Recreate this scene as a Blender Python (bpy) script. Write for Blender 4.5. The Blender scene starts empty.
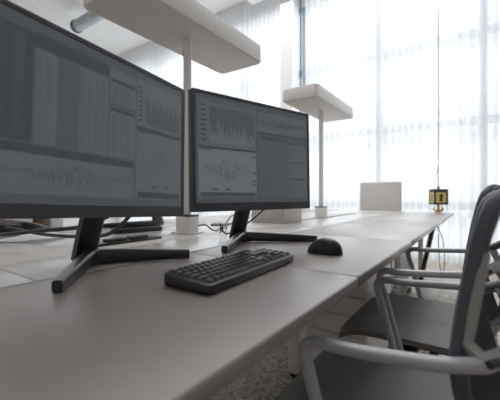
import bpy, bmesh, math, random
from mathutils import Vector, Matrix, noise
random.seed(7)
SC = bpy.context.scene
COL = SC.collection
PI = math.pi
R = math.radians

# ------------------------------------------------------------------ helpers
def new_obj(name, bm, mat, parent=None, smooth=True, loc=None, rotz=None, angle=38):
    me = bpy.data.meshes.new(name)
    bmesh.ops.recalc_face_normals(bm, faces=bm.faces[:])
    if smooth:
        for f in bm.faces: f.smooth = True
        for e in bm.edges:
            if len(e.link_faces) == 2:
                e.smooth = e.calc_face_angle(0) < R(angle)
    bm.to_mesh(me); bm.free()
    for m in (mat if isinstance(mat, (list, tuple)) else [mat]): me.materials.append(m)
    o = bpy.data.objects.new(name, me); COL.objects.link(o)
    if parent: o.parent = parent
    if loc: o.location = loc
    if rotz is not None: o.rotation_euler = (0, 0, rotz)
    return o

def thing(name, label, cat, loc=(0,0,0), rotz=0, group=None):
    o = bpy.data.objects.new(name, None); COL.objects.link(o)
    o.empty_display_size = .05
    o.location = loc; o.rotation_euler = (0,0,rotz)
    return tag(o, label, cat, group)

def tag(o, label, cat, group=None, kind=None):
    o['label'] = label; o['category'] = cat
    if group: o['group'] = group
    if kind: o['kind'] = kind
    return o

def struct(name, bm, m, parent=None, smooth=False):
    o = new_obj(name, bm, m, parent, smooth)
    if not parent: o['kind'] = 'structure'
    return o

def box(bm, x0, x1, y0, y1, z0, z1, bev=0, seg=2, mi=0, M=None):
    n0 = len(bm.verts)
    vs = [bm.verts.new((x, y, z)) for x in (x0,x1) for y in (y0,y1) for z in (z0,z1)]
    fs = []
    for idx in ((0,1,3,2),(4,6,7,5),(0,4,5,1),(2,3,7,6),(0,2,6,4),(1,5,7,3)):
        f = bm.faces.new([vs[i] for i in idx]); f.material_index = mi; fs.append(f)
    bmesh.ops.recalc_face_normals(bm, faces=fs)
    if bev:
        es = list({e for f in fs for e in f.edges})
        r = bmesh.ops.bevel(bm, geom=es, offset=bev, segments=seg, profile=.5, affect='EDGES')
        for f in r['faces']: f.material_index = mi
    bm.verts.ensure_lookup_table()
    nv = bm.verts[n0:]
    if M is not None: bmesh.ops.transform(bm, matrix=M, verts=nv)
    return nv

def smooth_path(pts, n=6):
    pts = [Vector(p) for p in pts]
    if len(pts) < 3: return pts
    P = [pts[0]*2-pts[1]] + pts + [pts[-1]*2-pts[-2]]
    out = []
    for i in range(1, len(P)-2):
        a,b,c,d = P[i-1:i+3]
        for k in range(n):
            t = k/n
            out.append(.5*((2*b)+(c-a)*t+(2*a-5*b+4*c-d)*t*t+(3*b-a-3*c+d)*t**3))
    out.append(pts[-1]); return out

def fillet(pts, r, n=6):
    """polyline with rounded corners"""
    pts = [Vector(p) for p in pts]; out = [pts[0]]
    for i in range(1, len(pts)-1):
        p = pts[i]; a = (pts[i-1]-p); b = (pts[i+1]-p)
        rr = min(r, a.length*.48, b.length*.48)
        A = p + a.normalized()*rr; B = p + b.normalized()*rr
        for k in range(n+1):
            t = k/n; out.append((1-t)**2*A + 2*t*(1-t)*p + t*t*B)
    out.append(pts[-1]); return out

def sweep(bm, path, a, b=None, up=(0,0,1), n=10, power=1.0, closed=False, taper=None, mi=0):
    """sweep a (super)elliptic section of half sizes a (sideways) and b (up) along a path"""
    b = b or a; up = Vector(up); path = [Vector(p) for p in path]; N = len(path); rings = []
    for i, p in enumerate(path):
        if closed: t = path[(i+1)%N]-path[i-1]
        else: t = path[min(i+1,N-1)]-path[max(i-1,0)]
        t.normalize()
        s = t.cross(up)
        if s.length < 1e-3: s = t.cross(Vector((0,1,0)) if abs(t.y) < .9 else Vector((1,0,0)))
        s.normalize(); u = s.cross(t).normalized()
        k = taper(i/(N-1)) if taper else 1
        ring = []
        for j in range(n):
            th = 2*PI*j/n; cc, ss = math.cos(th), math.sin(th)
            cc = math.copysign(abs(cc)**power, cc); ss = math.copysign(abs(ss)**power, ss)
            ring.append(bm.verts.new(p + s*a*k*cc + u*b*k*ss))
        rings.append(ring)
    for i in range(N if closed else N-1):
        r0, r1 = rings[i], rings[(i+1)%N]
        for j in range(n):
            f = bm.faces.new((r0[j], r0[(j+1)%n], r1[(j+1)%n], r1[j])); f.material_index = mi
    if not closed:
        bm.faces.new(rings[0][::-1]).material_index = mi; bm.faces.new(rings[-1]).material_index = mi

def lathe(bm, prof, cx=0, cy=0, n=24, mi=0):
    rings = []
    for r, z in prof:
        rings.append([bm.verts.new((cx+r*math.cos(2*PI*j/n), cy+r*math.sin(2*PI*j/n), z)) for j in range(n)])
    for i in range(len(rings)-1):
        for j in range(n):
            bm.faces.new((rings[i][j], rings[i][(j+1)%n], rings[i+1][(j+1)%n], rings[i+1][j])).material_index = mi
    bm.faces.new(rings[0][::-1]).material_index = mi; bm.faces.new(rings[-1]).material_index = mi

def cyl(bm, p0, p1, r, n=12, mi=0):
    sweep(bm, [p0, p1], r, n=n, mi=mi)

def rrect_prism(bm, x0, x1, y0, y1, z0, z1, r, bev=.0, n=6, mi=0):
    """rounded-rectangle plan, extruded, small bevel on the rim"""
    def ring(ins, z):
        out = []
        for cx, cy, a0 in ((x1-r,y1-r,0),(x0+r,y1-r,90),(x0+r,y0+r,180),(x1-r,y0+r,270)):
            for k in range(n+1):
                a = R(a0+90*k/n); out.append(bm.verts.new((cx+(r-ins)*math.cos(a), cy+(r-ins)*math.sin(a), z)))
        return out
    lv = [ring(bev, z0)]
    if bev:
        lv += [ring(bev*.3, z0+bev*.3), ring(0, z0+bev), ring(0, z1-bev), ring(bev*.3, z1-bev*.3), ring(bev, z1)]
    else: lv.append(ring(0, z1))
    m = len(lv[0])
    for i in range(len(lv)-1):
        for j in range(m):
            bm.faces.new((lv[i][j], lv[i][(j+1)%m], lv[i+1][(j+1)%m], lv[i+1][j])).material_index = mi
    bm.faces.new(lv[0][::-1]).material_index = mi; bm.faces.new(lv[-1]).material_index = mi

def dup(root, loc, rotz, label=None, group=None):
    r = root.copy(); COL.objects.link(r); r.location = loc; r.rotation_euler = (0,0,rotz)
    if label: r['label'] = label
    if group: r['group'] = group
    for ch in list(root.children):
        c = ch.copy(); COL.objects.link(c); c.parent = r
        for g in list(ch.children):
            d = g.copy(); COL.objects.link(d); d.parent = c
    return r

# ---------------------------------------------------------------- materials
def mat(name, col, rough=.5, metal=0, var=.06, scale=30, bump=0, spec=.5, emis=None, es=0, detail=3):
    m = bpy.data.materials.new(name); m.use_nodes = True
    nt = m.node_tree; b = nt.nodes['Principled BSDF']
    tc = nt.nodes.new('ShaderNodeTexCoord'); ns = nt.nodes.new('ShaderNodeTexNoise')
    ns.inputs['Scale'].default_value = scale; ns.inputs['Detail'].default_value = detail
    nt.links.new(tc.outputs['Object'], ns.inputs['Vector'])
    rp = nt.nodes.new('ShaderNodeValToRGB')
    c = Vector(col)
    rp.color_ramp.elements[0].position = .3; rp.color_ramp.elements[1].position = .7
    rp.color_ramp.elements[0].color = (*(c*(1-var)), 1); rp.color_ramp.elements[1].color = (*[min(1,x*(1+var)) for x in c], 1)
    nt.links.new(ns.outputs['Fac'], rp.inputs['Fac']); nt.links.new(rp.outputs['Color'], b.inputs['Base Color'])
    b.inputs['Roughness'].default_value = rough; b.inputs['Metallic'].default_value = metal
    b.inputs['Specular IOR Level'].default_value = spec
    if bump:
        bp = nt.nodes.new('ShaderNodeBump'); bp.inputs['Strength'].default_value = bump; bp.inputs['Distance'].default_value = .002
        nt.links.new(ns.outputs['Fac'], bp.inputs['Height']); nt.links.new(bp.outputs['Normal'], b.inputs['Normal'])
    if emis:
        b.inputs['Emission Color'].default_value = (*emis, 1); b.inputs['Emission Strength'].default_value = es
    return m

def terrazzo():
    m = bpy.data.materials.new('terrazzo'); m.use_nodes = True; nt = m.node_tree; b = nt.nodes['Principled BSDF']
    tc = nt.nodes.new('ShaderNodeTexCoord')
    v = nt.nodes.new('ShaderNodeTexVoronoi'); v.inputs['Scale'].default_value = 62
    n = nt.nodes.new('ShaderNodeTexNoise'); n.inputs['Scale'].default_value = 48; n.inputs['Detail'].default_value = 4
    nt.links.new(tc.outputs['Object'], v.inputs['Vector']); nt.links.new(tc.outputs['Object'], n.inputs['Vector'])
    rp = nt.nodes.new('ShaderNodeValToRGB'); cr = rp.color_ramp
    cr.elements[0].position = .0; cr.elements[0].color = (.04,.026,.017,1)
    cr.elements[1].position = .95; cr.elements[1].color = (.52,.44,.35,1)
    for p, c in ((.3,(.10,.07,.046)),(.5,(.26,.195,.13)),(.72,(.38,.30,.215))):
        e = cr.elements.new(p); e.color = (*c,1)
    sep = nt.nodes.new('ShaderNodeSeparateColor'); nt.links.new(v.outputs['Color'], sep.inputs['Color'])
    mx = nt.nodes.new('ShaderNodeMath'); mx.operation = 'MULTIPLY_ADD'; mx.inputs[1].default_value = .62
    n2 = nt.nodes.new('ShaderNodeMath'); n2.operation = 'MULTIPLY'; n2.inputs[1].default_value = .42
    nt.links.new(n.outputs['Fac'], n2.inputs[0]); nt.links.new(sep.outputs['Red'], mx.inputs[0]); nt.links.new(n2.outputs[0], mx.inputs[2])
    nt.links.new(mx.outputs[0], rp.inputs['Fac']); nt.links.new(rp.outputs['Color'], b.inputs['Base Color'])
    b.inputs['Roughness'].default_value = .45
    return m

def sheer(name, transp, col=(.93,.94,.96)):
    m = bpy.data.materials.new(name); m.use_nodes = True; nt = m.node_tree
    nt.nodes.remove(nt.nodes['Principled BSDF']); out = nt.nodes['Material Output']
    tc = nt.nodes.new('ShaderNodeTexCoord'); ns = nt.nodes.new('ShaderNodeTexNoise'); ns.inputs['Scale'].default_value = 60
    mp = nt.nodes.new('ShaderNodeMapping'); mp.inputs['Scale'].default_value = (1,1,.03)
    nt.links.new(tc.outputs['Object'], mp.inputs['Vector']); nt.links.new(mp.outputs['Vector'], ns.inputs['Vector'])
    rp = nt.nodes.new('ShaderNodeValToRGB'); c = Vector(col)
    rp.color_ramp.elements[0].color = (*(c*.9),1); rp.color_ramp.elements[1].color = (*c,1)
    nt.links.new(ns.outputs['Fac'], rp.inputs['Fac'])
    tl = nt.nodes.new('ShaderNodeBsdfTranslucent'); df = nt.nodes.new('ShaderNodeBsdfDiffuse'); tr = nt.nodes.new('ShaderNodeBsdfTransparent')
    nt.links.new(rp.outputs['Color'], tl.inputs['Color']); nt.links.new(rp.outputs['Color'], df.inputs['Color'])
    a = nt.nodes.new('ShaderNodeMixShader'); a.inputs[0].default_value = .35
    nt.links.new(tl.outputs[0], a.inputs[1]); nt.links.new(df.outputs[0], a.inputs[2])
    b = nt.nodes.new('ShaderNodeMixShader'); b.inputs[0].default_value = transp
    nt.links.new(a.outputs[0], b.inputs[1]); nt.links.new(tr.outputs[0], b.inputs[2])
    nt.links.new(b.outputs[0], out.inputs['Surface'])
    return m

def glass():
    m = bpy.data.materials.new('window_glass'); m.use_nodes = True; nt = m.node_tree
    nt.nodes.remove(nt.nodes['Principled BSDF']); out = nt.nodes['Material Output']
    tr = nt.nodes.new('ShaderNodeBsdfTransparent'); tr.inputs['Color'].default_value = (.96,.98,.98,1)
    gl = nt.nodes.new('ShaderNodeBsdfGlossy'); gl.inputs['Roughness'].default_value = .02
    mx = nt.nodes.new('ShaderNodeMixShader'); mx.inputs[0].default_value = .06
    nt.links.new(tr.outputs[0], mx.inputs[1]); nt.links.new(gl.outputs[0], mx.inputs[2]); nt.links.new(mx.outputs[0], out.inputs['Surface'])
    return m

def mesh_fabric(name, col, scale=260):
    """woven net: dark yarn with a fine procedural weave"""
    m = mat(name, col, .75, var=.12, scale=scale, bump=.4, spec=.3); return m

def emit(name, col, base=(.02,.022,.025), rough=.35, k=.9):
    return mat(name, base, rough, var=.03, scale=8, emis=col, es=k, spec=.35)

M = dict(
    floor=terrazzo(),
    wall=mat('painted_wall', (.90,.90,.90), .8, var=.02, scale=6),
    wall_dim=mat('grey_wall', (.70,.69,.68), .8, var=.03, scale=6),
    ceil=mat('ceiling_paint', (.90,.90,.90), .85, var=.03, scale=5),
    dark_steel=mat('dark_steel', (.06,.075,.085), .45, .3),
    frame=mat('window_frame', (.30,.34,.38), .5),
    pillar=mat('pillar_paint', (.90,.90,.91), .7, var=.02),
    desk=mat('desk_laminate', (.225,.189,.176), .37, var=.02, scale=120, spec=.85),
    flap=mat('flap_laminate', (.40,.38,.365), .28, var=.02, scale=120, spec=.8),
    rail=mat('rail_lacquer', (.46,.425,.39), .4, var=.02, scale=90),
    white=mat('white_lacquer', (.84,.81,.79), .4, var=.02, scale=50),
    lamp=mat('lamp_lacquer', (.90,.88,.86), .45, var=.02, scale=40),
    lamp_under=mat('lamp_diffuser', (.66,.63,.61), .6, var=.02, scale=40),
    black=mat('black_plastic', (.018,.019,.022), .42, var=.1, scale=200),
    bezel=mat('bezel_plastic', (.046,.049,.060), .38, var=.08, scale=200),
    foot=mat('stand_plastic', (.014,.015,.018), .33, var=.1, scale=160),
    key=mat('key_plastic', (.012,.013,.016), .24, var=.1, scale=300, spec=.9),
    kbase=mat('keyboard_plastic', (.008,.0085,.010), .36, var=.1, scale=200),
    mouse=mat('mouse_rubber', (.007,.008,.013), .40, var=.1, scale=220, spec=.5),
    wheel=mat('wheel_rubber', (.01,.01,.012), .7),
    cable=mat('cable_rubber', (.014,.014,.018), .5),
    wcable=mat('white_cable', (.7,.69,.67), .5),
    arm=mat('arm_plastic', (.40,.40,.43), .34, var=.05, scale=90),
    cframe=mat('chair_frame', (.33,.32,.30), .42, var=.06, scale=80),
    cmesh=mesh_fabric('chair_net', (.075,.081,.100)),
    cseat=mesh_fabric('seat_fabric', (.21,.20,.195), 420),
    ctrim=mat('back_trim', (.078,.080,.102), .5, var=.06, scale=80),
    cblack=mat('chair_base', (.03,.03,.033), .5),
    cream=mat('cream_fabric', (.62,.60,.585), .85, var=.05, scale=300, bump=.2),
    chrome=mat('chrome', (.6,.6,.62), .25, 1),
    duct=mat('galvanised_duct', (.42,.46,.48), .42, .75, var=.1, scale=7),
    paper=mat('paper', (.90,.91,.95), .8, var=.03, scale=12),
    beige=mat('beige_card', (.62,.575,.53), .75, var=.04, scale=25),
    gold=mat('gilded_brass', (.72,.42,.08), .35, .6),
    yellow=mat('yellow_panel', (.88,.66,.20), .55, var=.12, scale=40),
    lead=mat('lead_frame', (.045,.045,.05), .5, .2),
    rope=mat('rope_fibre', (.26,.25,.20), .9, var=.3, scale=200),
    orange=mat('orange_glaze', (.75,.20,.05), .4), blue=mat('blue_card', (.12,.25,.40), .6), brown=mat('brown_card', (.16,.10,.06), .7),
    grey=mat('grey_cover', (.16,.16,.17), .6), wire=mat('grey_wire', (.36,.36,.37), .4, .3),
    glass=glass(), sheer=sheer('sheer_voile', .30), 
)

# ------------------------------------------------------------------ setting
XW, YL, YR, XB, ZC = 5.75, 7.85, -3.2, -2.8, 4.66      # glazed wall, left wall, right wall, rear wall, ceiling
bm = bmesh.new(); box(bm, XB-.2, XW+.3, YR-.2, YL+.2, -.15, 0); struct('floor', bm, M['floor'])
bm = bmesh.new(); box(bm, XB-.2, XW+.3, YR-.2, YL+.2, ZC, ZC+.15)
for yy in (.6, 3.0, 5.4): box(bm, XB, XW-.4, yy, yy+.25, ZC-.22, ZC)
struct('ceiling', bm, M['ceil'])
bm = bmesh.new(); box(bm, XW, XW+.2, YR-.2, YL+.2, 4.30, ZC); box(bm, XW, XW+.2, YR-.2, -1.30, 0, 4.30); box(bm, XW, XW+.2, 7.45, YL+.2, 0, 4.30)
struct('wall_front', bm, M['wall'])
bm = bmesh.new()                                        # left wall with an opening added to brighten that side
box(bm, XB-.2, 3.3, YL, YL+.2, 0, ZC); box(bm, 5.2, XW, YL, YL+.2, 0, ZC); box(bm, 3.3, 5.2, YL, YL+.2, 0, .9); box(bm, 3.3, 5.2, YL, YL+.2, 3.9, ZC)
struct('wall_left', bm, M['wall'])
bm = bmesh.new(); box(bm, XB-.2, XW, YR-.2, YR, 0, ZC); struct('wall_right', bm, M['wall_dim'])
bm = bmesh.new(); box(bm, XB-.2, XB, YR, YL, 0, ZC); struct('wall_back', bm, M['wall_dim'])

# glazed front: seven bays of a dark framed curtain wall with real panes
ys = [-1.30, -.05, 1.20, 2.42, 3.66, 4.92, 6.18, 7.45]
for i in range(7):
    y0, y1 = ys[i], ys[i+1]
    bm = bmesh.new()
    box(bm, XW+.02, XW+.14, y0, y0+.05, 0, 4.30); box(bm, XW+.02, XW+.14, y1-.05, y1, 0, 4.30)
    for z in (.0, .74, 1.89, 3.08, 4.22): box(bm, XW+.02, XW+.13, y0+.05, y1-.05, z, z+.10)
    w = struct('window_%d' % (i+1), bm, M['frame'])
    bm = bmesh.new(); box(bm, XW+.07, XW+.08, y0+.04, y1-.04, .05, 4.25); struct('pane', bm, M['glass'], w)
bm = bmesh.new()
for x in (3.3, 4.22, 5.14): box(bm, x, x+.06, YL+.02, YL+.12, .9, 3.9)
for z in (.9, 2.4, 3.84): box(bm, 3.36, 5.14, YL+.02, YL+.12, z, z+.06)
w = struct('window_8', bm, M['frame'])  # added window, put in so the left wall reads bright
bm = bmesh.new(); box(bm, 3.34, 5.16, YL+.06, YL+.07, .95, 3.86); struct('pane', bm, M['glass'], w)
bm = bmesh.new(); box(bm, 5.44, 5.72, 2.51, 2.74, 0, ZC, .01); struct('trim_1', bm, M['pillar'])          # white pillar
bm = bmesh.new(); box(bm, 5.50, 5.52, 2.372, 2.396, 0, ZC); struct('trim_2', bm, M['dark_steel'])       # slim dark post
bm = bmesh.new(); box(bm, XB, XW-.02, YL-.02, YL, 0, .1); struct('baseboard_left', bm, M['white'])
bm = bmesh.new(); box(bm, 5.50, 5.60, -1.75, 7.6, ZC-.05, ZC); struct('trim_3', bm, M['white'])          # curtain track

def curtain(y0, y1, label, seed):
    bm = bmesh.new(); n = int((y1-y0)/.0125); rnd = random.Random(seed); rows = (.015, .6, 1.2, 2.4, 3.6, ZC-.05)
    grid = []; ph = 0.0
    for i in range(n+1):
        y = y0+(y1-y0)*i/n
        ph += .0125*2*PI/(.105+.05*noise.noise((y*1.7, seed, 0)))
        s = math.sin(ph); s = math.copysign(abs(s)**.45, s)
        amp = .040+.018*noise.noise((y*2.3, 5, seed))
        grid.append([bm.verts.new((5.57+amp*s*(1 if z < 4 else .8)+.008*noise.noise((y*3, z*.6, seed)), y+.01*noise.noise((y*2, z*.5, 9)), z)) for z in rows])
    for i in range(n):
        for k in range(len(rows)-1):
            bm.faces.new((grid[i][k], grid[i+1][k], grid[i+1][k+1], grid[i][k+1]))
    o = new_obj('curtain', bm, M['sheer'], None, True, angle=180)
    return tag(o, label, 'curtain', 'sheer curtains along the glazed wall')
curtain(-1.7, 2.33, 'white sheer full-height curtain right of the dark post, behind the far desk end', 1)
curtain(2.78, 7.5, 'white sheer full-height curtain left of the white pillar, behind the monitors', 2)

# ventilation duct under the ceiling
t = thing('ventilation_duct', 'silver round ventilation duct hanging under the ceiling, upper left', 'duct', (3.68, 2.2, 4.36))
bm = bmesh.new(); sweep(bm, [(0,0,0),(0,4.15,0)], .115, n=28)
k = 0
while k*.16 < 4.05: sweep(bm, [(0,.05+k*.16,0),(0,.062+k*.16,0)], .1185, n=28); k += 1
new_obj('pipe', bm, M['duct'], t)
bm = bmesh.new(); sweep(bm, [(0,4.12,0),(0,4.185,0)], .130, n=28); new_obj('end_collar', bm, M['dark_steel'], t)
for yy in (.6, 2.2, 3.8):
    bm = bmesh.new(); cyl(bm, (0,yy,.11), (0,yy,ZC-4.36), .008, 8); new_obj('hanger_rod', bm, M['chrome'], t)

# -------------------------------------------------------------------- desks
ZT = .74
def desk_unit(x0, label, leg_in=.55, last=False):
    L = 1.55; t = thing('desk', label, 'desk', (x0, 1.075, 0), 0, 'white bench desks in one row')
    g = .0012; h = L/2
    def top(xa, xb, ya, yb, m, name, bev):
        bm = bmesh.new(); box(bm, xa+g, xb-g, ya, yb, ZT-.026, ZT, bev, 3); return new_obj(name, bm, m, t)
    for s in (-1, 1):
        A, B = sorted((s*.865, s*.34))
        top(0, h, A, B, M['desk'], 'desktop', .006); top(h, L, A, B, M['desk'], 'desktop', .006)
        A, B = sorted((s*.337, s*.092))
        for xa, xb in ((0,.305),(.305,1.245),(1.245,L)): top(xa, xb, A, B, M['flap'], 'cable_flap', .002)
    bm = bmesh.new(); box(bm, g, L-g, -.09, .09, ZT-.03, ZT+.0, .002); new_obj('centre_rail', bm, M['rail'], t)
    bm = bmesh.new()
    for s in (-1, 1): box(bm, .03, L-.03, s*leg_in-.02, s*leg_in+.02, ZT-.07, ZT-.026)
    for x in (.03, L-.07): box(bm, x, x+.04, -.80, .80, ZT-.068, ZT-.028)
    new_obj('under_frame', bm, M['white'], t)
    for x in ((.05, L-.05) if last else (.05,)):
        for s in (-1, 1):
            bm = bmesh.new(); box(bm, x-.025, x+.025, s*leg_in-.025, s*leg_in+.025, .02, ZT-.06, .004)
            lg = new_obj('leg', bm, M['white'], t)
            bm = bmesh.new(); lathe(bm, [(.02,0),(.024,.004),(.024,.014),(.01,.02)], x, s*leg_in, 14); new_obj('levelling_foot', bm, M['black'], lg)
    return t
desk_unit(-1.52, 'bench desk nearest the camera, its end running out of frame at left')
desk_unit(.03, 'bench desk holding the two large monitors, keyboard and mouse', .335)
desk_unit(1.58, 'bench desk in the middle of the row, under the second white lamp', .335)
desk_unit(3.13, 'bench desk at the far end of the row, in front of the curtain', .55, True)

# drawer pedestal under the joint of the desks
t = thing('drawer_pedestal', 'off-white drawer pedestal on castors under the desk, behind the chairs', 'cabinet', (1.66, .40, 0))
bm = bmesh.new(); box(bm, .012, .55, 0, .29, .07, .63, .004); new_obj('carcass', bm, M['white'], t)
zs = [.075, .26, .355, .446, .54, .628]
for a, b in zip(zs[:-1], zs[1:]):
    bm = bmesh.new(); box(bm, -.004, .012, .004, .286, a+.003, b-.003, .003); d = new_obj('drawer', bm, M['white'], t)
    bm = bmesh.new(); box(bm, -.010, -.003, .13, .20, b-.016, b-.010, .002); new_obj('handle', bm, M['white'], d)
for x in (.06, .5):
    for y in (.03, .26):
        bm = bmesh.new(); cyl(bm, (x-.0,y-.014,.035), (x,y+.014,.035), .035, 18); cyl(bm, (x,y,.035), (x,y,.078), .012, 10); new_obj('caster', bm, M['black'], t)
# wire basket beside it
t = thing('wire_basket', 'tall grey wire-mesh basket on the floor beyond the drawer pedestal', 'basket', (2.62, .54, 0))
bm = bmesh.new(); a0, a1 = .13, .16
for k in range(17):
    z = .03+k*.033; a = a0+(a1-a0)*k/16
    sweep(bm, [(-a,-a,z),(a,-a,z),(a,a,z),(-a,a,z)], .0022, n=6, closed=True)
for s in range(4):
    for k in range(9):
        u = -1+2*k/8
        p = lambda a: (u*a, -a) if s == 0 else (u*a, a) if s == 1 else (-a, u*a) if s == 2 else (a, u*a)
        cyl(bm, (*p(a0), .012), (*p(a1), .56), .002, 6)
new_obj('wire_grid', bm, M['wire'], t)
bm = bmesh.new(); sweep(bm, fillet([(-.16,0,.56),(-.16,-.16,.56),(.16,-.16,.56),(.16,.16,.56),(-.16,.16,.56),(-.16,.01,.56)], .03), .006, n=8); new_obj('rim', bm, M['black'], t)
bm = bmesh.new(); box(bm, -a0,a0,-a0,a0,.0,.014,.003); new_obj('bottom_plate', bm, M['wire'], t)

# ------------------------------------------------------------------- lamps
def desk_lamp(x, y, label):
    t = thing('desk_lamp', label, 'lamp', (x, y, ZT), 0, 'slab-headed office lamps')
    bm = bmesh.new(); box(bm, -.055, .055, -.06, .06, 0, .006, .002); new_obj('base_plate', bm, M['white'], t)
    bm = bmesh.new(); box(bm, -.038, .038, -.042, .042, .006, .088, .003); b = new_obj('base_block', bm, M['lamp'], t)
    bm = bmesh.new(); box(bm, -.0385, .0385, -.0425, .0425, 0.082, .0915, .001); new_obj('top_band', bm, M['black'], b)
    zu = .947
    bm = bmesh.new(); box(bm, -.011, .011, -.018, .018, .09, zu+.01, .003); p = new_obj('pole', bm, M['lamp'], t)
    bm = bmesh.new(); box(bm, -.0115, -.0005, .0165, .0205, zu-.075, zu-.045, .001); new_obj('dimmer_switch', bm, M['black'], p)
    bm = bmesh.new(); rrect_prism(bm, -.485, .485, -.148, .148, zu+.004, zu+.098, .032, .004); hd = new_obj('lamp_head', bm, M['lamp'], t)
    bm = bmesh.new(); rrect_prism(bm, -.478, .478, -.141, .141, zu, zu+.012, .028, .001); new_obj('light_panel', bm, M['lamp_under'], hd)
    return t
desk_lamp(1.235, 1.122, 'white slab-headed lamp on a square pole standing between the two large monitors')
desk_lamp(3.00, 1.105, 'white slab-headed lamp standing farther down the desk, right of the second monitor')

# ---------------------------------------------------------------- monitors
SB = emit('screen_base', (.030,.035,.040)); SP = emit('screen_panel', (.044,.051,.057)); SL = emit('screen_light_panel', (.066,.075,.082))
SD = emit('screen_dark', (.017,.020,.024)); SX = emit('screen_mark', (.027,.032,.037)); SH = emit('screen_bar', (.023,.027,.032))
SG = emit('screen_line', (.066,.075,.083))
SM = [SB, SP, SL, SD, SX, SH, SG]
MW, MH, MT = .598, .405, .026            # monitor outline
MB0 = .129                                # bottom of the monitor above the desk
class Pg:
    """flat dashboard drawn as thin geometry just proud of the screen; u,v in 0..1"""
    def __init__(s, bm, x0, x1, z0, z1, y): s.bm, s.x0, s.x1, s.z0, s.z1, s.y = bm, x0, x1, z0, z1, y; s.k = 0
    def rect(s, u0, v0, u1, v1, mi, lay=1):
        X = lambda u: s.x0+(s.x1-s.x0)*u
        Z = lambda v: s.z0+(s.z1-s.z0)*v
        y = s.y-.00022*lay
        f = s.bm.faces.new([s.bm.verts.new(p) for p in ((X(u0),y,Z(v0)),(X(u1),y,Z(v0)),(X(u1),y,Z(v1)),(X(u0),y,Z(v1)))]); f.material_index = mi
    def line(s, pts, w, mi, lay=2):
        for (a,b),(c,d) in zip(pts[:-1], pts[1:]):
            n = math.hypot(c-a, d-b) or 1; px, py = -(d-b)/n*w, (c-a)/n*w
            X = lambda u: s.x0+(s.x1-s.x0)*u
            Z = lambda v: s.z0+(s.z1-s.z0)*v
            y = s.y-.00022*lay
            f = s.bm.faces.new([s.bm.verts.new((X(u),y,Z(v))) for u,v in ((a-px,b-py),(c-px,d-py),(c+px,d+py),(a+px,b+py))]); f.material_index = mi
    def bars(s, u0, v0, u1, v1, n, seed, mi=4):
        r = random.Random(seed)
        for k in range(n):
            u = u0+(u1-u0)*(k+.1)/n; hgt = (v1-v0)*(.35+.65*r.random())
            s.rect(u, v1-hgt if seed % 2 else v0, u+(u1-u0)/n*.5, v1 if seed % 2 else v0+hgt, mi, 2)
    def table(s, u0, v0, u1, v1, rows, cols, seed, mi=4):
        r = random.Random(seed)
        for i in range(rows):
            v = v0+(v1-v0)*(i+.3)/rows
            for j in range(cols):
                u = u0+(u1-u0)*j/cols; w = (u1-u0)/cols*(.45+.35*r.random())
                s.rect(u, v, u+w, v+(v1-v0)/rows*.36, mi, 2)
    def wave(s, u0, v0, u1, v1, n, seed, mi=5, w=.0022):
        r = random.Random(seed); pts = []
        for k in range(n+1):
            e = .3+.7*math.exp(-((k/n-.5)/.22)**2)
            pts.append((u0+(u1-u0)*k/n, (v0+v1)/2+(v1-v0)*.5*e*r.uniform(-1,1)))
        s.line(pts, w, mi)

def screen_right(p):
    p.rect(0,0,1,1,0,0)
    p.rect(.02,.53,.475,.965,1); p.line([(.02,.95),(.98,.95)],.003,3)                 # bar chart panel
    for k in range(8): p.rect(.035,.575+.045*k,.075,.592+.045*k,3,2)
    p.bars(.10,.58,.46,.90,34,3,3); p.bars(.10,.56,.46,.72,30,4,6)
    p.rect(.02,.505,.475,.522,3); p.rect(.03,.488,.11,.500,3,3)
    p.rect(.02,.05,.475,.503,2)                                                       # pale line chart
    for k in range(6): p.line([(.05,.16+.05*k),(.43,.16+.05*k)],.0009,1,2)
    p.wave(.06,.20,.42,.44,44,11,5,.0018); p.wave(.06,.22,.42,.34,36,12,1,.0016)
    for v in (.45,.285,.205,.165): p.rect(.44,v,.468,v+.016,3,3)
    p.rect(.115,.118,.155,.134,3,3); p.rect(.215,.118,.252,.134,3,3)
    p.rect(.03,.055,.465,.10,4,2); p.table(.04,.06,.46,.095,1,9,5,3)
    p.rect(.49,.735,.985,.945,1); p.wave(.51,.79,.97,.89,60,21,4,.004); p.table(.51,.80,.97,.87,2,22,8,4)
    p.rect(.49,.715,.985,.730,3); p.rect(.50,.68,.97,.700,4,2); p.rect(.54,.655,.77,.678,3,2)
    p.rect(.49,.05,.775,.70,0); p.rect(.495,.05,.775,.65,1); p.table(.505,.07,.77,.64,26,4,31,0)
    p.line([(.56,.06),(.56,.64)],.0012,0); p.line([(.70,.06),(.70,.64)],.0012,0)
    for v0, v1 in ((.05,.24),(.27,.43),(.45,.64)):
        p.rect(.79,v0,.985,v1,1); p.rect(.79,v1,.985,v1+.012,3,2); p.table(.80,v0+.02,.975,v1-.02,6,2,int(v0*100),0)

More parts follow.
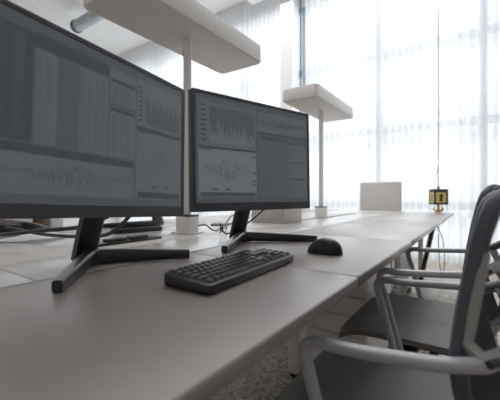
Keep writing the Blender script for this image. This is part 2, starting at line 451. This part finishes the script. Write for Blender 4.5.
def screen_left(p):
    p.rect(0,0,1,1,0,0)
    p.rect(.015,.33,.16,.93,3); p.table(.02,.35,.155,.91,30,2,1,0)
    p.rect(.16,.86,.49,.94,3,2)
    p.rect(.17,.33,.25,.85,1); p.rect(.26,.33,.335,.85,0); p.rect(.345,.33,.485,.85,1)
    for u in (.175,.262,.35,.42): p.table(u,.35,u+.06,.83,30,2,int(u*100),4)
    p.rect(.015,.27,.635,.315,3); p.rect(.02,.315,.635,.322,4,2)
    p.rect(.015,.05,.635,.265,1); p.wave(.05,.09,.62,.24,64,41,4,.0028)
    for k in range(4): p.rect(.025,.08+.045*k,.045,.095+.045*k,3,2)
    p.rect(.495,.70,.645,.93,1); p.rect(.50,.84,.64,.865,3,2); p.table(.51,.71,.63,.83,7,3,51,4)
    p.rect(.495,.33,.645,.66,1); p.rect(.50,.64,.64,.665,3,2); p.table(.505,.36,.635,.62,14,3,52,4)
    p.rect(.655,.60,.985,.945,1)
    for k in range(8): p.rect(.665,.63+.036*k,.69,.645+.036*k,3,2)
    p.bars(.715,.62,.975,.86,30,6,3)
    p.rect(.655,.565,.985,.59,3); p.rect(.665,.55,.74,.562,3,2)
    p.rect(.655,.05,.985,.56,1); p.wave(.69,.24,.95,.44,40,61,0,.0018)
    for k in range(5): p.line([(.68,.22+.06*k),(.96,.22+.06*k)],.0009,0)
    p.rect(.76,.14,.795,.155,3,2); p.rect(.85,.14,.885,.155,3,2); p.rect(.665,.06,.975,.105,3,2)

def screen_plain(p):
    p.rect(0,0,1,1,0,0); p.rect(.02,.53,.475,.965,1); p.rect(.02,.05,.475,.50,2); p.rect(.5,.05,.98,.965,1); p.bars(.05,.56,.45,.9,30,3,3); p.table(.52,.07,.96,.93,24,5,3,0)

def monitor(cx, cy, rz, label, draw, stand_shift=0, stand_rz=0, k=1.0, roll=0):
    """cx,cy: middle of the screen plane over the desk; local -y faces the viewer"""
    t = thing('monitor', label, 'monitor', (cx, cy, ZT), rz, None)
    z0, z1 = MB0, MB0+MH; hw = MW/2
    lean = Matrix.Translation((0,0,MB0)) @ Matrix.Rotation(R(-1.0),4,'X') @ Matrix.Rotation(R(roll),4,'Y') @ Matrix.Translation((0,0,-MB0))
    bm = bmesh.new(); box(bm, -hw, hw, 0, MT, z0, z1, .003, 2)
    box(bm, -hw+.05, hw-.05, MT-.002, MT+.022, z0+.03, z1-.09, .012, 2)
    # front rim around the recessed screen
    sx0, sx1, sz0, sz1 = -hw+.012, hw-.012, z0+.030, z1-.012
    for a in ((-hw,sx0,z0,z1),(sx1,hw,z0,z1),(sx0,sx1,z0,sz0),(sx0,sx1,sz1,z1)):
        box(bm, a[0], a[1], -.0035, .001, a[2], a[3], .0012, 1)
    bmesh.ops.transform(bm, matrix=lean, verts=bm.verts[:])
    new_obj('housing', bm, M['bezel'], t)
    bm = bmesh.new(); box(bm, sx0-.001, sx1+.001, -.0008, .0004, sz0-.001, sz1+.001); bmesh.ops.transform(bm, matrix=lean, verts=bm.verts[:])
    s = new_obj('screen', bm, SD, t, smooth=False)
    bm = bmesh.new(); draw(Pg(bm, sx0, sx1, sz0, sz1, -.0010)); bmesh.ops.transform(bm, matrix=lean, verts=bm.verts[:])
    me = new_obj('dashboard', bm, SM, s, smooth=False)
    # stand: slanted flat neck on a two-toed V foot
    hub = Vector((stand_shift, .100, 0))
    bm = bmesh.new(); sweep(bm, [hub+Vector((0,.030,.012)), hub+Vector((0,.012,.07)), hub+Vector((0,-.034,.20)), hub+Vector((0,-.052,.25))], .035, .012, up=(0,1,0), n=16, power=.35)
    new_obj('stand_neck', bm, M['foot'], t)
    for sgn in (-1, 1):
        bm = bmesh.new(); ca, sa = math.cos(stand_rz), math.sin(stand_rz)
        def q(x, y, z): x, y = x*k, y*k; return hub+Vector((x*ca-y*sa, x*sa+y*ca, z))
        path = [q(-sgn*.012,.004,.021), q(sgn*.06,-.045,.020), q(sgn*.15,-.115,.016), q(sgn*.235,-.182,.0125)]
        sweep(bm, path, .017, .021, n=12, power=.45, taper=lambda f: 1-.40*f)
        for v in bm.verts:
            if v.co.z < .0008: v.co.z = .0008
        new_obj('stand_foot', bm, M['foot'], t)
    bm = bmesh.new(); lathe(bm, [(.022,.0005),(.027,.004),(.027,.036),(.020,.043)], hub.x, hub.y, 20); new_obj('stand_hub', bm, M['foot'], t)
    return t
def by_edge(px, py, ang, right_edge):
    s = -1 if right_edge else 1
    return px+s*math.cos(ang)*MW/2, py+s*math.sin(ang)*MW/2
aL, aR = R(5.9), R(-15.2)
x, y = by_edge(.785, .731, aL, True)
monitor(x, y, aL, 'black monitor cropped by the left frame edge, dim dashboard of tables and charts', screen_left, .028, R(1.5), .91, 2.3)
x, y = by_edge(.822, .722, aR, False)
monitor(x, y, aR, 'black monitor right of the near lamp pole, its whole screen in view', screen_right, .0)
monitor(1.37, 1.60, PI, 'black monitor across the desk, only its stand seen below the left monitor', screen_plain)

# ---------------------------------------------------------------- keyboard
kx, ky, krz = .515, .418, R(2.5)
KL, KD = .405, .118
t = thing('keyboard', 'black full keyboard with shiny keys lying in front of the monitors', 'keyboard', (.672, .445, ZT), R(3), None)
bm = bmesh.new()
rrect_prism(bm, -KL/2, KL/2, -KD/2, KD/2, .003, .020, .012, .003, 5)
for v in bm.verts: v.co.z += (v.co.y+KD/2)*.07 if v.co.z > .01 else 0
new_obj('case', bm, M['kbase'], t)
for sx in (-1,1):
    for sy in (-1,1):
        bm = bmesh.new(); box(bm, sx*(KL/2-.02)-.012, sx*(KL/2-.02)+.012, sy*(KD/2-.014)-.004, sy*(KD/2-.014)+.004, 0, .004, .001)
        new_obj('rubber_foot', bm, M['wheel'], t)
def keymesh(w, d):
    bm = bmesh.new(); h = .0065
    lo = [bm.verts.new((sx*w/2, sy*d/2, 0)) for sx, sy in ((-1,-1),(1,-1),(1,1),(-1,1))]
    hi = [bm.verts.new((sx*(w/2-.0016), sy*(d/2-.0016)+.0004, h)) for sx, sy in ((-1,-1),(1,-1),(1,1),(-1,1))]
    for j in range(4): bm.faces.new((lo[j], lo[(j+1)%4], hi[(j+1)%4], hi[j]))
    f = bm.faces.new(hi); bm.faces.new(lo[::-1])
    bmesh.ops.bevel(bm, geom=list(f.edges), offset=.0014, segments=2, affect='EDGES')
    return bm
kproto = {}
pitch = (KL-.018)/20.5; rp_ = .0176
rows_ = [ # (u start, width in units) per row, front row first
    [(0,1.25),(1.25,1.25),(2.5,1.25),(3.75,5.0),(8.75,1.25),(10,1.25),(11.25,1.25),(12.5,1.5),(14.4,1),(15.4,1),(16.4,1),(17.6,1.9),(19.5,1)],
    [(0,2)]+[(2+k,1) for k in range(10)]+[(12,2),(15.4,1),(17.6,1),(18.6,1),(19.6,.9)],
    [(0,1.6)]+[(1.6+k,1) for k in range(11)]+[(12.6,1.4),(17.6,1),(18.6,1),(19.6,.9)],
    [(0,1.4)]+[(1.4+k,1) for k in range(12)]+[(13.4,.6),(14.4,1),(15.4,1),(16.4,1),(17.6,1),(18.6,1),(19.6,.9)],
    [(k,1) for k in range(13)]+[(13,1),(14.4,1),(15.4,1),(16.4,1),(17.6,1),(18.6,1),(19.6,.9)],
    [(0,1)]+[(1.4+k,1) for k in range(4)]+[(5.7+k,1) for k in range(4)]+[(10+k,1) for k in range(4)]+[(14.4,1),(15.4,1),(16.4,1)]]
for r_, row in enumerate(rows_):
    yk = -KD/2+.014+r_*rp_+.0015
    for u, w in row:
        key = round(w,2)
        px = -KL/2+.009+(u+w/2)*pitch
        zk = .0192+(yk+KD/2)*.07
        if key not in kproto:
            o = new_obj('key', keymesh(w*pitch-.0017, rp_-.0020), M['key'], t); kproto[key] = o
        else:
            o = kproto[key].copy(); COL.objects.link(o); o.parent = t
        o.location = (px, yk, zk); o.rotation_euler = (R(15 if r_ == 0 else 4),0,0)

# ------------------------------------------------------------------- mouse
t = thing('mouse', 'black rounded computer mouse on the desk right of the keyboard', 'mouse', (1.058, .378, ZT), R(6))
bm = bmesh.new(); NU, NV = 28, 14; grid = []
for j in range(NV+1):
    ph = j/NV*PI/2
    ring = []
    for i in range(NU):
        a = 2*PI*i/NU; ca, sa = math.cos(a), math.sin(a)
        w = .032*(1+.05*sa*-1)-.006*math.exp(-(sa*1.0-.1)**2/.08); l = .054
        rr = math.cos(ph)**.55
        x_ = w*rr*math.copysign(abs(ca)**.85, ca); y_ = l*rr*math.copysign(abs(sa)**.9, sa)
        zt = .048*(1-.42*max(0,y_/.054)**1.4-.16*max(0,-y_/.054)**2)
        ring.append(bm.verts.new((x_, y_, .002+zt*math.sin(ph)**.8)))
    grid.append(ring)
for j in range(NV):
    for i in range(NU): bm.faces.new((grid[j][i], grid[j][(i+1)%NU], grid[j+1][(i+1)%NU], grid[j+1][i]))
bm.faces.new(grid[0][::-1]); bm.faces.new(grid[-1])
bmesh.ops.remove_doubles(bm, verts=bm.verts[:], dist=.0002)
new_obj('shell', bm, M['mouse'], t, angle=80)
bm = bmesh.new(); sweep(bm, [(-.0035,.030,.033),(.0035,.030,.033)], .009, n=18); new_obj('scroll_wheel', bm, M['wheel'], t)
bm = bmesh.new(); box(bm, -.020,.020,-.040,.042,0,.003,.001); new_obj('glide_pad', bm, M['wheel'], t)

# ------------------------------------------------------------------ chairs
def office_chair(loc, rz, label):
    t = thing('office_chair', label, 'chair', loc, rz, 'grey net-backed office chairs')
    zs_ = .42
    # seat: thin sprung pad with rolled front edge
    bm = bmesh.new(); NX, NY = 20, 20; top = []; bot = []
    def sh(u, v):
        x = u*(.272+.014*max(0,min(1,(v-.45)*3))); y = -.20+.450*(v+1)/2
        ax = abs(u)**5; 
        x *= 1-.02*max(0, v)**6; 
        y += -.010*abs(u)**8*max(0, v)**3
        z = zs_+.020-.012*(1-u*u)*(1-max(0,v)**2)+.004-.030*max(0,(v-.62)/.38)**2 - .005*ax
        return x, y, z
    for i in range(NX+1):
        u = -1+2*i/NX; tr, br = [], []
        for j in range(NY+1):
            v = -1+2*j/NY; x, y, z = sh(u, v); tr.append(bm.verts.new((x,y,z)))
            e = max(abs(u), abs(v))**10
            br.append(bm.verts.new((x*(1-.012*e), y, z-.032+.012*e)))
        top.append(tr); bot.append(br)
    for i in range(NX):
        for j in range(NY):
            bm.faces.new((top[i][j], top[i+1][j], top[i+1][j+1], top[i][j+1])); bm.faces.new((bot[i][j], bot[i][j+1], bot[i+1][j+1], bot[i+1][j]))
    for i in range(NX):
        bm.faces.new((top[i][0], bot[i][0], bot[i+1][0], top[i+1][0])); bm.faces.new((top[i][NY], top[i+1][NY], bot[i+1][NY], bot[i][NY]))
    for j in range(NY):
        bm.faces.new((top[0][j], top[0][j+1], bot[0][j+1], bot[0][j])); bm.faces.new((top[NX][j], bot[NX][j], bot[NX][j+1], top[NX][j+1]))
    new_obj('seat', bm, M['cseat'], t, angle=60)
    bm = bmesh.new(); box(bm, -.10,.10,-.16,.12,zs_-.075,zs_-.012,.02,3); box(bm, -.29,.29,.005,.055,zs_-.045,zs_-.018,.008,2); new_obj('tilt_mechanism', bm, M['cblack'], t)
    # back: profile of the side rail (y at height z) and a hollow curve across
    prof = [(.50,-.155),(.56,-.137),(.62,-.126),(.665,-.1235),(.735,-.131),(.82,-.145),(.871,-.155),(.91,-.168),(.930,-.179)]
    def py(z):
        for (a,b),(c,d) in zip(prof[:-1], prof[1:]):
            if z <= c: return b+(d-b)*(z-a)/(c-a)
        return prof[-1][1]
    hwz = lambda z: .235 if z > .66 else .235-.075*((.66-z)/.16)**1.6
    def bk(u, z):
        dp = [(.49,.055),(.60,.055),(.66,.046),(.735,.020),(.82,.017),(.87,.022),(.94,.032)]
        d = dp[-1][1]
        for (a_,b_),(c_,e_) in zip(dp[:-1], dp[1:]):
            if z <= c_: d = b_+(e_-b_)*(z-a_)/(c_-a_); break
        return Vector((u*hwz(z), py(z)-d*(1-abs(u)**2.2), z))
    loop = [bk(-1, z) for z, _ in prof[:-1]]
    cor = [bk(-1,.905)+Vector((.0,0,.0))]
    zt_ = .925
    left = [bk(-1, .50+(.885-.50)*k/14) for k in range(15)]
    topc = [Vector((-.229,bk(-.98,.905).y,.906)), Vector((-.212,bk(-.9,.918).y,.919))] + [bk(u,zt_) for u in (-.8,-.6,-.4,-.2,0,.2,.4,.6,.8)] + [Vector((.212,bk(.9,.918).y,.919)), Vector((.229,bk(.98,.905).y,.906))]
    right = [bk(1, .50+(.885-.50)*k/14) for k in range(14,-1,-1)]
    botc = [bk(u,.495) for u in (.85,.6,.3,0,-.3,-.6,-.85)]
    bm = bmesh.new(); sweep(bm, [p+Vector((0,-.008,0)) for p in left+topc+right+botc], .0065, .0065, up=(0,1,0), n=10, power=.8, closed=True)
    new_obj('back_frame', bm, M['ctrim'], t)
    for s in (-1, 1):
        bm = bmesh.new(); sweep(bm, smooth_path([(s*.250,-.158,.676)]+[bk(s, z)+Vector((-s*.002,-.0105,0)) for z in (.692,.72,.76,.80,.835)]), .0105, .0095, up=(0,1,0), n=10, power=.8, taper=lambda f: 1-.5*max(0,f-.6))
        new_obj('back_stay', bm, M['cframe'], t)
    bm = bmesh.new(); sweep(bm, [p+Vector((0,.002,0)) for p in left+topc+right+botc], .0105, .0095, up=(0,1,0), n=10, power=.8, closed=True)
    new_obj('edge_trim', bm, M['ctrim'], t)
    bm = bmesh.new(); NX, NZ = 22, 22; g2 = []
    for k in range(NZ+1):
        z = .497+(.928-.497)*k/NZ
        fr = 1.0 if z < .885 else 1-.12*((z-.885)/.043)**2
        g2.append([bm.verts.new(bk((-1+2*i/NX)*fr, z)) for i in range(NX+1)])
    for k in range(NZ):
        for i in range(NX): bm.faces.new((g2[k][i], g2[k][i+1], g2[k+1][i+1], g2[k+1][i]))
    r = bmesh.ops.solidify(bm, geom=bm.faces[:], thickness=.006)
    new_obj('backrest', bm, M['cmesh'], t, angle=60)
    # arms: one bent bar each side, from under the seat up and back to the side rail
    for s in (-1, 1):
        bm = bmesh.new()
        path = fillet([(s*.286,.040,zs_-.040),(s*.288,.044,zs_-.020),(s*.290,.112,.655),(s*.290,.02,.656),(s*.284,-.110,.668),(s*.256,-.158,.672)], .035, 7)
        sweep(bm, path, .0105, .0135, up=(1,0,0), n=14, power=.75); new_obj('armrest', bm, M['arm'], t)
        # rear Y bracket: from the arm's end to the rail and back to the spine
        bm = bmesh.new()
        sweep(bm, smooth_path([(s*.256,-.156,.672),(s*.228,-.190,.694),(s*.13,-.238,.735),(s*.03,-.252,.750)]), .010, .014, up=(0,0,1), n=10, power=.8)
        sweep(bm, smooth_path([(s*.225,-.195,.688),(s*.14,-.215,.640),(s*.03,-.225,.560)]), .009, .012, up=(0,1,0), n=10, power=.8)
        b = new_obj('back_bracket', bm, M['arm'], t)
        bm = bmesh.new(); cyl(bm, (s*.272,-.162,.680), (s*.252,-.178,.682), .006, 12); new_obj('screw', bm, M['cblack'], b)
    bm = bmesh.new(); sweep(bm, smooth_path([(0,-.246,.760),(0,-.244,.70),(0,-.228,.58),(0,-.200,.46),(0,-.13,.385),(0,-.04,.375)]), .028, .013, up=(0,1,0), n=14, power=.6)
    new_obj('spine', bm, M['cframe'], t)
    bm = bmesh.new(); cyl(bm, (0,-.02,.09), (0,-.02,.25), .026, 20); cyl(bm, (0,-.02,.25), (0,-.02,zs_-.07), .015, 16); new_obj('gas_column', bm, M['cblack'], t)
    for k in range(5):
        a = 2*PI*k/5+.35; ca, sa = math.cos(a), math.sin(a)
        bm = bmesh.new(); sweep(bm, [(ca*.01,-.02+sa*.01,.105),(ca*.12,-.02+sa*.12,.098),(ca*.29,-.02+sa*.29,.075)], .022, .016, n=12, power=.7, taper=lambda f: 1-.35*f)
        l = new_obj('base_leg', bm, M['arm'], t)
        bm = bmesh.new(); cx_, cy_ = ca*.285, -.02+sa*.285
        for q in (-1, 1): cyl(bm, (cx_-sa*q*.006, cy_+ca*q*.006, .028), (cx_-sa*q*.022, cy_+ca*q*.022, .028), .028, 18)
        cyl(bm, (cx_,cy_,.028), (cx_,cy_,.075), .008, 10); new_obj('caster', bm, M['cblack'], l)
    return t
c1 = office_chair((.895, .150, 0), 0, 'grey net-backed office chair nearest the camera, cropped at lower right, facing the desk')
c2 = dup(c1, (1.515, .150, 0), 0, 'grey net-backed office chair just beyond the nearest one, set slightly higher at the desk')
for ch in c2.children:                                   # same model, raised on its gas spring
    if ch.name.split('.')[0] not in ('base_leg', 'gas_column'): ch.location.z += .022

# cream chair at the end of the row
t = thing('upholstered_chair', 'cream upholstered chair at the far head of the row, only its square back showing', 'chair', (5.0, 1.045, 0), R(90))
bm = bmesh.new(); box(bm, -.258,.258,-.06,.0,.50,1.122,.022,4)
bmesh.ops.transform(bm, matrix=Matrix.Translation((0,0,.5)) @ Matrix.Rotation(R(3),4,'X') @ Matrix.Translation((0,0,-.5)), verts=bm.verts[:])
new_obj('backrest', bm, M['cream'], t)
bm = bmesh.new(); box(bm, -.255,.255,-.02,.44,.40,.49,.025,4); new_obj('seat', bm, M['cream'], t)
for sx in (-1,1):
    for yy in (.0,.40):
        bm = bmesh.new(); cyl(bm, (sx*.22,yy,0), (sx*.215,yy,.41), .014, 12); new_obj('leg', bm, M['chrome'], t)
    bm = bmesh.new(); sweep(bm, fillet([(sx*.25,-.02,.47),(sx*.25,-.035,.53)], .02), .012, n=8); new_obj('back_support', bm, M['chrome'], t)

# ------------------------------------------------------- lantern on a rope
t = thing('hanging_lantern', 'yellow and black square lantern hung on a long rope over the far desk end', 'lantern', (4.52, .345, .745), R(27))
zb, zt = .085, .245; a = .060
bm = bmesh.new()
for sx in (-1,1):
    for sy in (-1,1): box(bm, sx*a-.009, sx*a+.009, sy*a-.009, sy*a+.009, zb, zt, .003)
for z in (zb, zt-.022):
    for s in (-1,1): box(bm, -a, a, s*a-.008, s*a+.008, z, z+.020, .002); box(bm, s*a-.008, s*a+.008, -a, a, z, z+.022, .002)
box(bm, -a-.008, a+.008, -a-.008, a+.008, zt, zt+.012, .003)
new_obj('frame', bm, M['lead'], t)
for k in range(4):
    rot = Matrix.Rotation(k*PI/2, 4, 'Z')
    bm = bmesh.new(); box(bm, -a+.010, a-.010, -a-.003, -a+.003, zb+.02, zt-.02, M=rot); pn = new_obj('panel', bm, M['yellow'], t)
    bm = bmesh.new(); zc = (zb+zt)/2+.018
    n0 = [bm.verts.new((.020*math.cos(2*PI*j/20), -a-.0045, zc+.020*math.sin(2*PI*j/20))) for j in range(20)]; bm.faces.new(n0)
    bm.faces.new([bm.verts.new(p) for p in ((-.012,-a-.0046,zc-.01),(.012,-a-.0046,zc-.01),(.016,-a-.0046,zb+.034),(-.016,-a-.0046,zb+.034))])
    bmesh.ops.transform(bm, matrix=rot, verts=bm.verts[:]); new_obj('keyhole_mark', bm, M['lead'], pn)
bm = bmesh.new(); cyl(bm, (0,0,.03), (0,0,zb+.02), .014, 12); lathe(bm, [(.01,.0),(.03,.002),(.03,.010),(.012,.02),(.012,.035)], 0, 0, 16)
for k in range(4):
    an = k*PI/2+.5; ca, sa = math.cos(an), math.sin(an)
    sweep(bm, smooth_path([(0,0,.03),(ca*.035,sa*.035,.018),(ca*.056,sa*.056,.026),(ca*.058,sa*.058,.050)]), .0075, n=8)
new_obj('brass_hook', bm, M['gold'], t)
for sx in (-1,1):
    for sy in (-1,1):
        bm = bmesh.new(); cyl(bm, (sx*.057,sy*.057,.002), (sx*.058,sy*.058,zb+.01), .0035, 8); new_obj('corner_wire', bm, M['wcable'], t)
bm = bmesh.new(); sweep(bm, smooth_path([(.0,0,zt+.01),(-.012,.006,.5),(-.006,.0,1.2),(.012,-.004,2.2),(.0,0,ZC-.745)]), .0048, n=8)
sweep(bm, smooth_path([(.05,.02,zt+.01),(.035,.015,.36),(-.010,.005,.52)]), .003, n=6); lathe(bm, [(.012,zt+.01),(.014,zt+.03),(.006,zt+.05)], 0, 0, 12)
new_obj('rope', bm, M['rope'], t)

# ----------------------------------------------------------- desk clutter
def flat(name, label, cat, x, y, rz, w, d, h, m, z=ZT, bev=.002):
    bm = bmesh.new(); box(bm, -w/2,w/2,-d/2,d/2,0,h,bev); return tag(new_obj(name, bm, m, None, True, (x,y,z), rz), label, cat)
def cable(name, label, pts, r, m, cat='cable', sm=True):
    bm = bmesh.new(); sweep(bm, smooth_path(pts, 8) if sm else pts, r, n=8); return tag(new_obj(name, bm, m), label, cat)

t = thing('storage_box', 'beige box standing on the desk behind the second monitor', 'box', (2.17, 1.115, ZT), 0)
bm = bmesh.new(); box(bm, -.14,.14,-.125,.125,0,.15,.003); new_obj('box_body', bm, M['beige'], t)
bm = bmesh.new(); box(bm, -.143,.143,-.128,.128,.135,.175,.004); new_obj('lid', bm, M['beige'], t)

t = thing('power_strip', 'black power strip on the centre rail seen beside the left monitor neck', 'power strip', (.84, 1.085, ZT), R(1))
bm = bmesh.new(); box(bm, -.17,.17,-.024,.024,0,.010,.003); new_obj('strip_body', bm, M['black'], t)
for k in (-.055,.055):
    bm = bmesh.new(); box(bm, k-.045,k+.045,-.018,.018,.010,.022,.004); new_obj('plug', bm, M['black'], t)

bm = bmesh.new(); n = 14; g = []
for i in range(n+1):
    for j in range(n+1):
        u, v = -1+2*i/n, -1+2*j/n
        g.append(bm.verts.new((u*.15, v*.105, .004+.010*max(0,u*v)+.004*noise.noise((u*2,v*2,3))+.003)))
for i in range(n):
    for j in range(n): bm.faces.new((g[i*(n+1)+j], g[(i+1)*(n+1)+j], g[(i+1)*(n+1)+j+1], g[i*(n+1)+j+1]))
bmesh.ops.solidify(bm, geom=bm.faces[:], thickness=.002)
tag(new_obj('paper_sheet', bm, M['paper'], None, True, (.68,1.47,ZT), R(30)), 'curled white paper lying on the desk left of the monitor neck', 'paper')
flat('notebook', 'dark grey notebook lying on the desk beyond the lamp base', 'notebook', 1.72, 1.27, R(20), .15, .10, .012, M['grey'])

bm = bmesh.new()
for k in range(7):
    o = (random.random()-.5)*.06
    sweep(bm, smooth_path([(.30,1.64+o,ZT+.03+.007*k),(.50,1.68+o*.6,ZT+.014+.010*k),(.64,1.66-o,ZT+.014+.008*k),(.74,1.67+o,ZT+.014+.005*k),(.84,1.70-o,ZT+.014)]), .011, n=8)
tag(new_obj('cable_bundle', bm, M['cable']), 'bundle of thick black cables on the desk at far left', 'cable')
cable('power_cable', 'black cable hanging from the left monitor down to the cable bundle, left one', [(.60,.800,.885),(.555,.90,.835),(.50,1.05,.815),(.42,1.35,.785),(.40,1.50,.80)], .0065, M['cable'])
cable('video_cable', 'black cable sagging behind the left monitor, nearer its neck', [(.655,.800,.885),(.645,.90,.810),(.64,1.03,.785),(.62,1.30,.775),(.56,1.50,.795)], .0065, M['cable'])
cable('power_cable', 'black cable drooping in a loop below the second monitor', [(1.272,.690,.885),(1.275,.76,.830),(1.25,.83,.775),(1.20,.86,.758),(1.17,.86,.780),(1.16,.85,.80)], .0036, M['cable'])
cable('video_cable', 'black cable running from the second monitor neck onto the desk', [(1.19,.885,.80),(1.22,.905,.765),(1.27,.93,.758),(1.29,.95,.765),(1.32,.985,.7435)], .003, M['cable'])
cable('charging_cable', 'white cable rising behind the second monitor beside its neck', [(1.33,.96,.745),(1.30,.93,.775),(1.27,.90,.815),(1.26,.84,.85),(1.25,.76,.885)], .0035, M['wcable'])
cable('lamp_cable', 'black lamp cable curling on the desk from the near lamp base', [(1.28,1.09,.775),(1.315,1.07,.778),(1.345,1.06,.755),(1.38,1.05,.7445),(1.45,1.09,.7445),(1.55,1.12,.7445)], .004, M['cable'])
cable('lamp_cable', 'thin dark cable lying on the desk by the far lamp base', [(2.35,1.02,.7435),(2.6,1.04,.7435),(2.9,1.00,.7435),(3.3,1.02,.7435),(3.7,1.00,.7435)], .003, M['grey'])

t = thing('laptop_dock', 'low black docking unit on the opposite desk beyond the power strip', 'dock', (1.12, 1.36, ZT), R(-8))
bm = bmesh.new(); box(bm, -.13,.13,-.035,.035,0,.024,.006); new_obj('dock_body', bm, M['black'], t)
bm = bmesh.new(); box(bm, -.12,.12,.0,.012,.022,.05,.003); new_obj('dock_lip', bm, M['black'], t)
# small things along the far side, seen under the left monitor
bm = bmesh.new(); lathe(bm, [(.030,0),(.036,.006),(.038,.085),(.035,.085),(.032,.012)], 0,0,20); t = thing('mug', 'orange mug at the left edge under the left monitor', 'mug', (.63,1.86,ZT)); new_obj('cup', bm, M['orange'], t)
bm = bmesh.new(); sweep(bm, smooth_path([(.036,0,.07),(.062,0,.062),(.062,0,.03),(.036,0,.022)]), .005, n=8); new_obj('handle', bm, M['orange'], t)
t = thing('small_carton', 'small blue and white carton beside the orange mug', 'box', (.765,1.87,ZT), R(15))
bm = bmesh.new(); box(bm, -.05,.05,-.03,.03,0,.05,.002); new_obj('carton_body', bm, M['blue'], t)
bm = bmesh.new(); box(bm, -.051,.051,-.031,.031,.04,.075,.002); new_obj('carton_lid', bm, M['paper'], t)
t = thing('pen_cup', 'brown cup with pens on the opposite desk, far left', 'cup', (.865,1.88,ZT))
bm = bmesh.new(); lathe(bm, [(.036,0),(.038,.004),(.040,.09),(.036,.09),(.034,.01)], 0,0,20); new_obj('cup', bm, M['brown'], t)
for k in range(5):
    bm = bmesh.new(); cyl(bm, (.018*math.cos(k*1.3),.018*math.sin(k*1.3),.01), (.03*math.cos(k*1.3),.03*math.sin(k*1.3),.14), .004, 8); new_obj('pen', bm, M['black'], t)
flat('tissue_box', 'white tissue box right of the brown pen cup', 'box', .955, 1.885, R(10), .08, .05, .10, M['paper'])

# ------------------------------------------------- things under the far end
t = thing('cable_spine', 'black jointed cable spine leaning from the far desk down to the floor', 'cable spine', (4.28,.36,0), 0)
A = Vector((0,-.01,.706)); B = Vector((0,.13,.012)); bm = bmesh.new()
for k in range(22):
    p = A.lerp(B, k/22)+Vector((0,0,0)); q = A.lerp(B, (k+.8)/22)
    sweep(bm, [p, q], .030, .024, n=10, power=.6)
sweep(bm, [A,B], .012, n=8); new_obj('spine_links', bm, M['black'], t)
bm = bmesh.new(); box(bm, -.07,.07,.06,.20,0,.02,.006); new_obj('floor_plate', bm, M['black'], t)
cable('hanging_cable', 'thin black cable looping below the far desk end', [(4.40,.335,.706),(4.40,.335,.45),(4.40,.325,.2),(4.40,.305,.08),(4.40,.285,.14),(4.40,.28,.3),(4.40,.295,.45),(4.40,.32,.53),(4.37,.345,.60),(4.36,.35,.706)], .0045, M['cable'])
t = thing('floor_socket', 'black extension socket on the floor under the far desk', 'extension socket', (3.62,.60,0), R(-20))
bm = bmesh.new(); box(bm, -.18,.18,-.04,.04,0,.045,.008); new_obj('socket_body', bm, M['black'], t)
bm = bmesh.new(); box(bm, .04,.12,-.03,.03,.045,.10,.008); new_obj('plug', bm, M['black'], t)

# ------------------------------------------------------------------- light
w = bpy.data.worlds.new('sky'); SC.world = w; w.use_nodes = True
bg = w.node_tree.nodes['Background']; bg.inputs['Color'].default_value = (.93,.96,1,1); bg.inputs['Strength'].default_value = .8
def area(name, loc, rot, sx, sy, e, col=(1,1,1)):
    l = bpy.data.lights.new(name, 'AREA'); l.shape = 'RECTANGLE'; l.size = sx; l.size_y = sy; l.energy = e; l.color = col
    o = bpy.data.objects.new(name, l); COL.objects.link(o); o.location = loc; o.rotation_euler = rot; return o
s = bpy.data.lights.new('sun', 'SUN'); s.energy = 1.0; s.angle = R(4); s.color = (1,.97,.93)
so = bpy.data.objects.new('sun', s); COL.objects.link(so); so.rotation_euler = Vector((-.80,-.12,-.60)).to_track_quat('-Z','Y').to_euler()
area('sky_light', (6.6, 3.2, 2.6), (0, R(90), 0), 5, 9.5, 240, (.95,.97,1))       # open sky beyond the glazing
area('fill_light', (3.0, 2.4, 4.3), (0,0,0), 5.0, 5.0, 115, (1,.985,.98))  # added overhead fill to lift the interior, no fixture there

# ------------------------------------------------------------------ camera
cam = bpy.data.cameras.new('camera'); co = bpy.data.objects.new('camera', cam); COL.objects.link(co)
co.location = (0, 0, .92); co.rotation_euler = (R(90), 0, R(38.41-90))
cam.sensor_width = 36; cam.lens = 36*338/500; cam.shift_x = .08; cam.shift_y = -.007; cam.clip_start = .02
cam.dof.use_dof = True; cam.dof.focus_distance = 1.15; cam.dof.aperture_fstop = 3.2
SC.camera = co
SC.view_settings.view_transform = 'Standard'; SC.view_settings.look = 'None'
SC.view_settings.exposure = .42; SC.view_settings.gamma = 1.12
SC.cycles.max_bounces = 8; SC.cycles.transparent_max_bounces = 12; SC.cycles.use_denoising = True
SC.cycles.sample_clamp_indirect = 6
